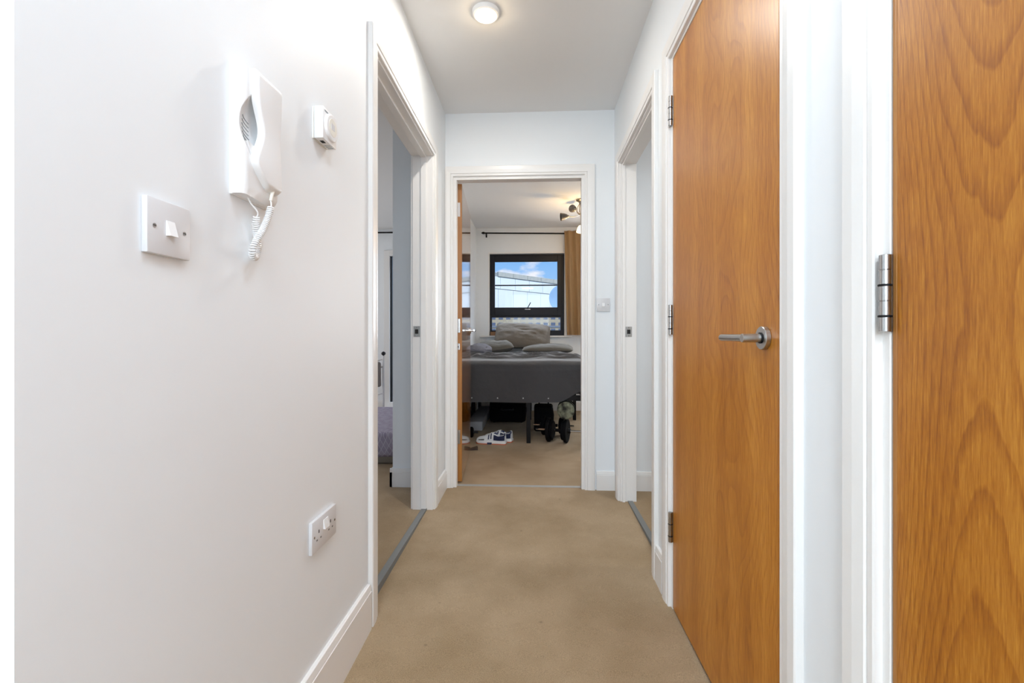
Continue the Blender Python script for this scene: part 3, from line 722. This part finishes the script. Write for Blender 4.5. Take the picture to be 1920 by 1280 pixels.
for (dx, dy, z), d, st in arms:
    e_ = Vector((LX + dx, LY + dy, z)); d = Vector(d).normalized(); mid = hub.lerp(e_, .5) + Vector((0, 0, -.018))
    bm = BM(); tube(bm, bez([hub, mid, e_], 8), .004, 8); obj('arm', bm, 'nickel', t, smooth=True)
    bm = BM(); lathe(bm, e_ - d * .006, d, [(0, .006), (.006, .014), (.020, .017), (.028, .015)], 18); obj('lamp_holder', bm, 'nickel', t, smooth=True)
    bm = BM(); u, v = basis(d)
    o_ = [ring(bm, e_ + d * h, u, v, r, 28) for h, r in ((.014, .016), (.020, .024), (.045, .034), (.085, .043), (.086, .040), (.045, .031), (.022, .020))]
    for a, b in zip(o_, o_[1:]): bridge(bm, a, b)
    bm.faces.new(o_[0]); bm.faces.new(o_[-1][::-1])
    obj('shade', bm, bulbm if st == 'on' else 'lampgrey', t, smooth=True, label='lit warm glass shade' if st == 'on' else None)

# ------------------------------------------------------------------ bed
BX0, BX1, BYF, BYB = -.98, .50, 4.28, 6.14
BX0 = -.76
t = thing('bed', 'high double bed on black metal legs under the window', 'bed', ((BX0 + BX1) / 2, 5.2, 0))
bm = BM(); box(bm, BX0, BX1, BYF, BYF + .03, .40, .45); box(bm, BX0, BX0 + .03, BYF + .03, BYB, .40, .45); box(bm, BX1 - .03, BX1, BYF + .03, BYB, .40, .45); box(bm, BX0 + .03, BX1 - .03, BYB - .03, BYB, .40, .45)
box(bm, -.075, -.035, BYF + .03, BYB - .03, .405, .445)
obj('bed_rail', bm, 'blackm', t)
for y in [BYF + .22 + k * .22 for k in range(8)]: obj('slat', box(BM(), BX0 + .03, BX1 - .03, y, y + .07, .442, .454), 'blackm', t)
for x in (-.055, BX1 - .02, BX0 + .02):
    for y in (BYF + .012, 5.50, BYB - .02):
        obj('leg', box(BM(), x - .019, x + .019, y - .019, y + .019, 0, .40, .002, 1), 'blackm', t)
obj('mattress', box(BM(), BX0 + .02, BX1 - .02, BYF + .035, BYB, .455, .755, .045, 4), 'mattress', t, smooth=True)
# duvet: lies on the mattress, hangs over the foot end and the right side
def wr(x, y):
    k = ss((y - 4.5) / .5) * ss((5.70 - y) / .16); p = Vector((x * 1.9 + y * .8, y * 7.0, 1.3))
    r1 = 1 - math.sqrt(noise.noise(p) ** 2 + .004) * 2.4; r2 = noise.noise(Vector((x * 6.0 - y * 3, y * 15, 4.4)))
    return k * (.060 * r1 * abs(r1) + .022 * r2) + .006 * noise.noise(Vector((x * 3, y * 3, 9)))
sE = 1.22; dF = .355; dS = .30; XE = BX1 + .012; YFr = BYF - .002
def duv(u, v):
    # u across (left..right plus drop), v from the back to the foot plus drop
    tot = (XE - (BX0 - .0)) + dS; a = u * tot; flat = XE - BX0
    x = BX0 + min(a, flat); dt = max(0, a - flat)
    back = 5.66 + .05 * noise.noise(Vector((x * 3, 0, 2)))
    totv = (back - YFr) + dF; b = v * totv; fl = back - YFr
    y = back - min(b, fl); ds = max(0, b - fl)
    rx = max(0, 1 - (flat - a) / .07) if a < flat else 1; ry = max(0, 1 - (fl - b) / .08) if b < fl else 1
    z = .772 + wr(x, y) - .030 * rx * rx - .035 * ry * ry
    k = ss((x - .20) / .30)
    z -= ds * (1 - .36 * k) + dt * .9
    if ds > 0:
        q_ = min(1, ds / .06); y -= q_ * (.010 + .008 * math.sin(x * 11 + 1) * ds / dF + .012 * noise.noise(Vector((x * 5, z * 3, 7))))
        x = x if dt == 0 else x - min(dt, ds) * .12
    if dt > 0: x += .010 + .010 * math.sin(y * 9) * dt / dS
    return Vector((x, y, z))
bm = BM(); grid(bm, duv, 180, 240); bmesh.ops.solidify(bm, geom=bm.faces[:], thickness=.010)
du_ = obj('duvet', bm, 'duvet', smooth=True); tag(du_, 'crumpled dark grey duvet hanging over the foot of the bed', 'duvet')
for k in range(4):
    x = (-.588, -.345, -.105, .13)[k]
    bm = BM(); lathe(bm, (x, YFr - .024, .425), (0, -1, 0), [(0, .006), (.003, .006), (.005, .002)], 12)
    b_ = obj('popper', bm, 'plate', du_, local=False, smooth=True)
def pillow(name, label, W, D, T, loc, rot, m, seed):
    bm = BM(); nu, nv = 40, 30
    def side(sg):
        def fn(u, v):
            a, b = u * 2 - 1, v * 2 - 1
            pinch = 1 - .05 * b ** 4 - .03 * (1 - b * b) * a * a; pin2 = 1 - .10 * a ** 4 - .04 * (1 - a * a) * b * b
            th = T * (max(0, 1 - abs(a) ** 3.0) * max(0, 1 - abs(b) ** 2.6)) ** .55
            th *= 1 + .18 * noise.noise(Vector((a * 2, b * 2, seed + sg)))
            wv = .035 * T * (1 - abs(noise.noise(Vector((a * 2.5 + b, b * 4, seed + 5)))) * 3) * (1 - a * a)
            return Vector((a * W / 2 * pinch, b * D / 2 * pin2, sg * th / 2 + (wv if sg > 0 else 0) * (1 - b * b)))
        return fn
    g1 = grid(bm, side(1), nu, nv); g2 = grid(bm, side(-1), nu, nv)
    bmesh.ops.remove_doubles(bm, verts=bm.verts[:], dist=.0005)
    o = obj(name, bm, m, smooth=True); o.location = loc; o.rotation_euler = rot
    return tag(o, label, 'pillow', None)
pillow('pillow', 'large taupe pillow propped against the window sill on top of the others', .74, .46, .16, (-.155, 5.97, 1.015), (math.radians(44), math.radians(3), 0), 'pillow', 1.0)
pillow('pillow', 'flat olive grey pillow lying at the right of the bed head', .66, .40, .13, (.17, 5.84, .845), (math.radians(5), 0, math.radians(-3)), 'pillow2', 4.0)
pillow('pillow', 'crumpled grey pillow behind the bedroom door handle at the left', .50, .40, .17, (-.52, 5.84, .865), (math.radians(10), math.radians(-8), math.radians(8)), 'pillow2', 8.0)
# bundled pale sheet at the left of the bed
bm = BM()
def bund(u, v):
    a = 2 * PI * u; b = PI * v
    r = 1 + .30 * (1 - 2 * abs(noise.noise(Vector((math.cos(a) * 1.6, math.sin(a) * 1.6, b * 1.4 + 3)))))
    return Vector((-.665 + .125 * math.sin(b) * math.cos(a) * r, 5.45 + .22 * math.cos(b) * 1.0, .84 + .065 * math.sin(b) * math.sin(a) * r))
grid(bm, bund, 36, 24); bmesh.ops.remove_doubles(bm, verts=bm.verts[:], dist=.001)
o = obj('bed_sheet', bm, mat('pale_grey_sheet', (.17, .17, .20), .9, bump=(12, .4, .02)), smooth=True); tag(o, 'bunched pale grey sheet at the left of the bed', 'sheet')

# ------------------------------------------------------------------ things under the bed
def dumbbell(label, x0, y0, x1, y1, p0, p1, R, rod=.0135):
    c = Vector(((x0 + x1) / 2, (y0 + y1) / 2, 0)); L = math.hypot(x1 - x0, y1 - y0); a = math.atan2(y1 - y0, x1 - x0)
    t = thing('dumbbell', label, 'dumbbell', c, a, 'dumbbells under the bed')
    bm = BM(); cyl(bm, (-L / 2, 0, R), (L / 2, 0, R), rod * .75, n=16, bev=.001); obj('bar', bm, 'chrome', t, local=True, smooth=True)
    bm = BM(); cyl(bm, (p0 + .06, 0, R), (p1 - .06, 0, R), .016, n=16); obj('grip', bm, 'rubber', t, local=True, smooth=True)
    for p, s in ((p0, 1), (p1, -1)):
        for k, (rr, th) in enumerate(((R, .030), (R * .80, .026))):
            b = p + s * k * .029; bm = BM()
            lathe(bm, (b - th / 2, 0, R), (1, 0, 0), [(0, .02), (.001, rr * .55), (0, rr * .62), (.0, rr - .006), (.005, rr), (th - .005, rr), (th, rr - .006), (th, rr * .62), (th - .001, rr * .55), (th, .02)], 36)
            obj('weight_plate', bm, 'rubber', t, local=True, smooth=True)
        bm = BM(); cyl(bm, (p - s * .040, 0, R), (p - s * .016, 0, R), .024, n=6); obj('collar_nut', bm, 'blackm', t, local=True)
    return t
dumbbell('front dumbbell with black plates on a chrome bar under the bed', .015, 4.40, .438, 4.275, -.088, .078, .112)
dumbbell('rear dumbbell with black plates half hidden under the bed', -.01, 4.68, .40, 4.60, -.10, .10, .100)
# camouflage roll on the dumbbell plates
t = thing('camouflage_roll', 'rolled camouflage sleeping bag resting on the dumbbells', 'roll', (.30, 4.35, .225))
bm = BM(); lathe(bm, (.288, 4.225, .311), (.10, 1, 0), [(0, .03), (.004, .068), (.018, .080), (.27, .080), (.28, .068), (.282, .03)], 32); obj('roll', bm, 'camo', t, smooth=True)
for d in (.07, .21):
    bm = BM(); lathe(bm, (.288 + .1 * d, 4.225 + d, .311), (.10, 1, 0), [(0, .080), (.001, .083), (.022, .083), (.023, .080)], 32); obj('strap', bm, 'rubber', t, smooth=True)
# black bags
def softbox(x0, x1, y0, y1, z0, z1, seed, amt=.012, bev=.03):
    bm = BM(); box(bm, x0, x1, y0, y1, z0, z1, bev, 4); bmesh.ops.subdivide_edges(bm, edges=bm.edges[:], cuts=2, use_grid_fill=True)
    for v in bm.verts:
        if v.co.z > z0 + .004: v.co += v.normal * 0 + Vector((noise.noise(v.co * 9 + Vector((seed, 0, 0))), noise.noise(v.co * 9 + Vector((0, seed, 0))), noise.noise(v.co * 9 + Vector((0, 0, seed))))) * amt
    return bm
t = thing('gym_bag', 'soft black gym bag standing behind the dumbbells', 'bag', (.10, 4.90, 0))
obj('body', softbox(.0, .20, 4.80, 5.02, 0, .27, 2), 'rubber', t, smooth=True)
bm = BM(); tube(bm, bez([(.05, 4.91, .255), (.06, 4.91, .31), (.14, 4.91, .31), (.15, 4.91, .255)], 6), .008, 8); obj('handle', bm, 'rubber', t, smooth=True)
t = thing('filler_case', 'black flat case added to darken the space under the bed', 'filler_case', (-.31, 5.55, 0))
obj('shell', softbox(-.52, -.10, 5.25, 5.85, .012, .31, 5, .004, .03), 'rubber', t, smooth=True)  # dark bulk added so the far space under the bed reads black
bm = BM(); tube(bm, bez([(-.37, 5.25, .16), (-.37, 5.225, .16), (-.25, 5.225, .16), (-.25, 5.25, .16)], 6), .008, 8); obj('handle', bm, 'blackp', t, smooth=True)
for x in (-.47, -.15):
    bm = BM(); cyl(bm, (x - .012, 5.30, .016), (x + .012, 5.30, .016), .016, n=14); obj('wheel', bm, 'blackp', t, smooth=True)
o = obj('storage_box', softbox(-.712, -.55, 4.80, 5.90, 0, .10, 11, .004, .012), 'grey', smooth=True); tag(o, 'flat grey fabric storage box under the left of the bed', 'box')
t = thing('exercise_wheel', 'small black exercise wheel on the carpet behind the open door', 'wheel', (-.63, 4.50, 0))
bm = BM(); lathe(bm, (-.665, 4.50, .052), (1, 0, 0), [(0, .02), (.002, .040), (.012, .052), (.048, .052), (.058, .040), (.06, .02)], 28); obj('tyre', bm, 'rubber', t, smooth=True)
bm = BM(); cyl(bm, (-.72, 4.50, .052), (-.56, 4.50, .052), .011, n=14, bev=.002); obj('grip', bm, 'blackp', t, smooth=True)
# door wedge
t = obj('door_wedge', loft(BM(), [[Vector((-.02, 0, 0)), Vector((.02, 0, 0)), Vector((.02, 0, .004)), Vector((-.02, 0, .004))], [Vector((-.02, .10, 0)), Vector((.02, .10, 0)), Vector((.02, .10, .030)), Vector((-.02, .10, .030))]]), 'brown')
t.location = (-.60, 3.985, 0); t.rotation_euler = (0, 0, math.radians(-75)); tag(t, 'dark brown door wedge on the carpet by the open oak door', 'door wedge')

# shoes ------------------------------------------------------------
def shoe_prof(v):
    """v 0 toe .. 1 heel -> half width, top height, centre offset"""
    pts = [(0, .018, .040), (.04, .031, .056), (.12, .042, .064), (.25, .047, .072), (.40, .044, .088), (.52, .038, .106), (.62, .035, .110), (.75, .034, .094), (.88, .035, .100), (.96, .031, .112), (1, .022, .106)]
    for (a, w0, h0), (b, w1, h1) in zip(pts, pts[1:]):
        if v <= b: k = (v - a) / (b - a); k = k * k * (3 - 2 * k); return w0 + (w1 - w0) * k, h0 + (h1 - h0) * k
    return pts[-1][1:]
def make_shoe(label, loc, rz, mirror=1):
    L = .285; t = thing('sports_shoe', label, 'shoe', loc, rz, 'pair of sports shoes')
    X_ = lambda v: -L / 2 + L * v
    def sec(v, z0, z1, grow, n=9, close=0):
        w, h = shoe_prof(v); w += grow; out = []
        for q in range(n): a = PI * q / (n - 1); out.append((w * math.cos(a), a))
        return w, h
    bm = BM(); S = []
    for i in range(21):       # upper
        v = .02 + .96 * i / 20; w_, h = shoe_prof(v); s = []
        for q in range(15):
            a = PI * q / 14; yy = w_ * math.cos(a); zz = .026 + (h - .026) * math.sin(a) ** .62
            if v > .60 and v < .93 and abs(yy) < w_ * .55: zz = min(zz, .060 + .02 * abs(yy) / w_)   # ankle opening
            s.append(Vector((X_(v), yy * (1 - .25 * math.sin(a) * (v > .35)), zz)))
        S.append(s)
    loft(bm, S); up = obj('upper', bm, 'shoewhite', t, local=True, smooth=True)
    def band(v0, v1, z0, z1, grow, nm, m, par, n=24, rise=0):
        bm = BM(); S = []
        for i in range(n + 1):
            v = v0 + (v1 - v0) * i / n; w_, h = shoe_prof(v); w_ += grow
            e_ = .010 * max(0, 1 - v / .12) ** 2 * (1 if rise else 0)
            S.append([Vector((X_(v), -w_, z0 + e_)), Vector((X_(v), w_, z0 + e_)), Vector((X_(v), w_ * .985, z1)), Vector((X_(v), -w_ * .985, z1))])
        loft(bm, S); return obj(nm, bm, m, par, local=True, smooth=False)
    so = band(0, 1, .010, .030, .005, 'midsole', 'plastic', t, rise=1)
    band(.0, .40, 0, .011, .003, 'outsole', 'redsole', t); band(.55, 1, 0, .011, .004, 'outsole', 'redsole', t); band(.40, .55, .004, .020, .0055, 'arch_insert', 'navy', t)
    for sd in (-1, 1):        # navy quarter and heel patch, stripes
        def patch(v0, v1, a0, a1, nm, m, off, taper=0):
            bm = BM()
            def fn(u, q):
                v = v0 + (v1 - v0) * u; w_, h = shoe_prof(v); a = (a0 + (a1 - a0) * q) * (1 - taper * u)
                yy = w_ * math.cos(a); zz = .026 + (h - .026) * math.sin(a) ** .62
                return Vector((X_(v), sd * (yy * (1 - .25 * math.sin(a) * (v > .35)) + off), zz + off * .3))
            grid(bm, fn, 12, 6); bmesh.ops.solidify(bm, geom=bm.faces[:], thickness=.001); obj(nm, bm, m, up, local=True, smooth=True)
        patch(.60, .97, .05, .62, 'quarter_panel', 'navy', .0015)
        patch(.80, .985, .55, 1.05, 'heel_panel', 'navy', .0015)
        patch(.58, .95, .64, .80, 'trim_band', 'plastic', .0022)
        for vv in (.42, .50): patch(vv, vv + .035, .15, 1.05, 'side_stripe', 'navy', .0016)
        patch(.10, .30, .10, .34, 'toe_guard', 'strip', .001)
    bm = BM(); sphere(bm, (X_(.60), 0, .092), .02, 1.7, .9, .55, 12); obj('tongue', bm, 'navy', t, local=True, smooth=True)
    for k in range(5):
        v = .33 + .055 * k; w_, h = shoe_prof(v); bm = BM()
        tube(bm, [(X_(v), -.022, h - .012), (X_(v + .012), 0, h - .001), (X_(v), .022, h - .012)], .0028, 6); obj('lace', bm, 'plastic', up, local=True, smooth=True)
    return t
make_shoe('front white and navy sports shoe with orange sole beside the open door', (-.402, 4.245, 0), math.radians(-10))
make_shoe('rear white and navy sports shoe mostly behind its pair', (-.345, 4.355, 0), math.radians(-16))

# ------------------------------------------------------------------ living room things seen through the left doorway
t = thing('low_bed', 'low bed with a lilac patterned quilt through the left doorway', 'bed', (-1.75, 4.15, 0))
obj('base', softbox(-2.5, -1.05, 3.52, 4.80, 0, .13, 4, .002, .02), mat('beige_base_fabric', (.22, .19, .15), .9), t, smooth=True)
qb = softbox(-2.52, -1.03, 3.50, 4.82, .045, .25, 9, .012, .05)
obj('quilt', qb, 'quilt', t, smooth=True)
t = thing('metal_rack', 'white metal tube rack with a black ball finial in the living room', 'rack', (-1.9, 5.05, 0))
def wt(p, q, nm, r=.010):
    bm = BM(); cyl(bm, p, q, r, n=12); return obj(nm, bm, 'trim', t, smooth=True)
for x in (-1.665, -2.2): wt((x, 4.95, 0), (x, 4.95, .79), 'post', .012); 
for z, dz in ((.735, .02), (.65, .02), (.35, .03)): wt((-1.665, 4.95, z + dz), (-2.2, 4.95, z - .12), 'rail', .009)
for x in (-1.665, -2.2):
    bm = BM(); lathe(bm, (x, 4.95, .785), (0, 0, 1), [(0, .012), (.004, .008), (.010, .010), (.018, .021), (.030, .025), (.042, .021), (.052, .006)], 18); obj('finial', bm, 'blackp', t, smooth=True)
o = obj('hanging_bag', softbox(-1.90, -1.68, 4.88, 4.93, .45, .72, 3, .015, .02), mat('taupe_bag_fabric', (.25, .22, .20), .9), smooth=True); tag(o, 'grey-brown cloth bag hanging from the white rack', 'bag')

# ------------------------------------------------------------------ outside
struct('ground', box(BM(), -400, 400, 12, 700, -16.5, -16), 'ground')
# dish and rail just outside the window
t = thing('safety_rail', 'dark horizontal safety rail outside the bedroom window', 'rail', (-.1, YW + .45, 1.78))
bm = BM(); cyl(bm, (-.9, YW + .45, 1.752), (.62, YW + .45, 1.752), .011, n=12); obj('bar', bm, 'winframe', t, smooth=True)
for x in (-.88, .60):
    bm = BM(); cyl(bm, (x, YW + .45, 1.752), (x, YW + .29, 1.752), .010, n=10); obj('bracket', bm, 'winframe', t, smooth=True)
t = thing('satellite_dish', 'round blue-grey satellite dish outside the window at the right', 'dish', (.60, YW + .3, 1.56))
c_ = Vector((.445, YW + 1.0, 1.610)); d_ = Vector((-.12, -1, .0)).normalized(); u, v = basis(d_)
bm = BM(); rs = [ring(bm, c_ + d_ * h, u, v, r, 48) for h, r in ((-.04, .004), (-.036, .08), (-.022, .15), (0, .213), (-.003, .215), (-.026, .15), (-.041, .08), (-.045, .004))]
for a, b in zip(rs, rs[1:]): bridge(bm, a, b)
bm.faces.new(rs[0]); bm.faces.new(rs[-1][::-1]); obj('reflector', bm, 'dish', t, smooth=True)
bm = BM(); tube(bm, [c_ - d_ * .042, (.62, YW + 1.02, 1.57), (.66, YW + .6, 1.50), (.66, YW + .29, 1.50)], .015, 10); obj('wall_arm', bm, 'strip', t, smooth=True)
# cream building far below the transom
CBY = 200.0
cb = thing('apartment_block', 'long cream brick block with rows of small windows, low in the window view', 'building', (10, CBY, -16))
obj('wall', box(BM(), -70, 90, CBY, CBY + 14, -16, 13), 'creamwall', cb)
wmesh = None
for r in range(8):
    zc = 1 + (631 - 596) / F * CBY - r * 2.62
    for k in range(-8, 22):
        xc = (925 + 14.0 * k - 1002) / F * CBY
        if not -64 < xc < 80: continue
        if wmesh is None:
            o = obj('window', box(BM(), -.95, .95, -.12, .1, -.62, .62), 'bwin', cb, local=True); wmesh = o.data
        else:
            o = bpy.data.objects.new('window', wmesh); COL.objects.link(o); o.parent = cb
        o.location = (xc - 10, 0, zc + 16)
obj('band', box(BM(), -70, 90, CBY - .3, CBY, 5.0, 5.8), 'bband', cb)
# white clad hall seen through the upper pane: wall running away to the right
a0, b0 = Vector((-48, 199 + 0, 0)), Vector((60, 318, 0))
dirv = (b0 - a0).normalized(); nrm = Vector((dirv.y, -dirv.x, 0))
# place the wall so that it passes (-20,230) and (14,268)
a0 = Vector((-20, 230, 0)) - dirv * 30; 
wb = thing('clad_hall', 'large white clad building with a sloping parapet beyond the window', 'building', (-20, 230, -16))
def quad_box(s0, s1, z0, z1, t0, t1):
    P0 = Vector((-20, 230, 0)); bm = BM(); S = []
    for s in (s0, s1):
        b = P0 + dirv * s
        S.append([b + nrm * t0 + Vector((0, 0, z0)), b + nrm * t1 + Vector((0, 0, z0)), b + nrm * t1 + Vector((0, 0, z1)), b + nrm * t0 + Vector((0, 0, z1))])
    loft(bm, S); return bm
obj('wall', quad_box(-12, 110, -16, 33.6, -9, -.3), 'joint', wb)
pw = 10.9
for k in range(-1, 9):
    obj('parapet_slab', quad_box(12.5 + k * pw + .10, 12.5 + (k + 1) * pw - .10, 31.7, 34, -.3, .9), 'panel2', wb)
    obj('clad_panel', quad_box(3.6 + k * pw + .10, 3.6 + (k + 1) * pw - .10, 25.5, 31.6, -.3, .25), 'panel', wb)
    obj('clad_panel', quad_box(2.3 + k * pw + .10, 2.3 + (k + 1) * pw - .10, 10, 25.2, -.3, .0), 'panel', wb)
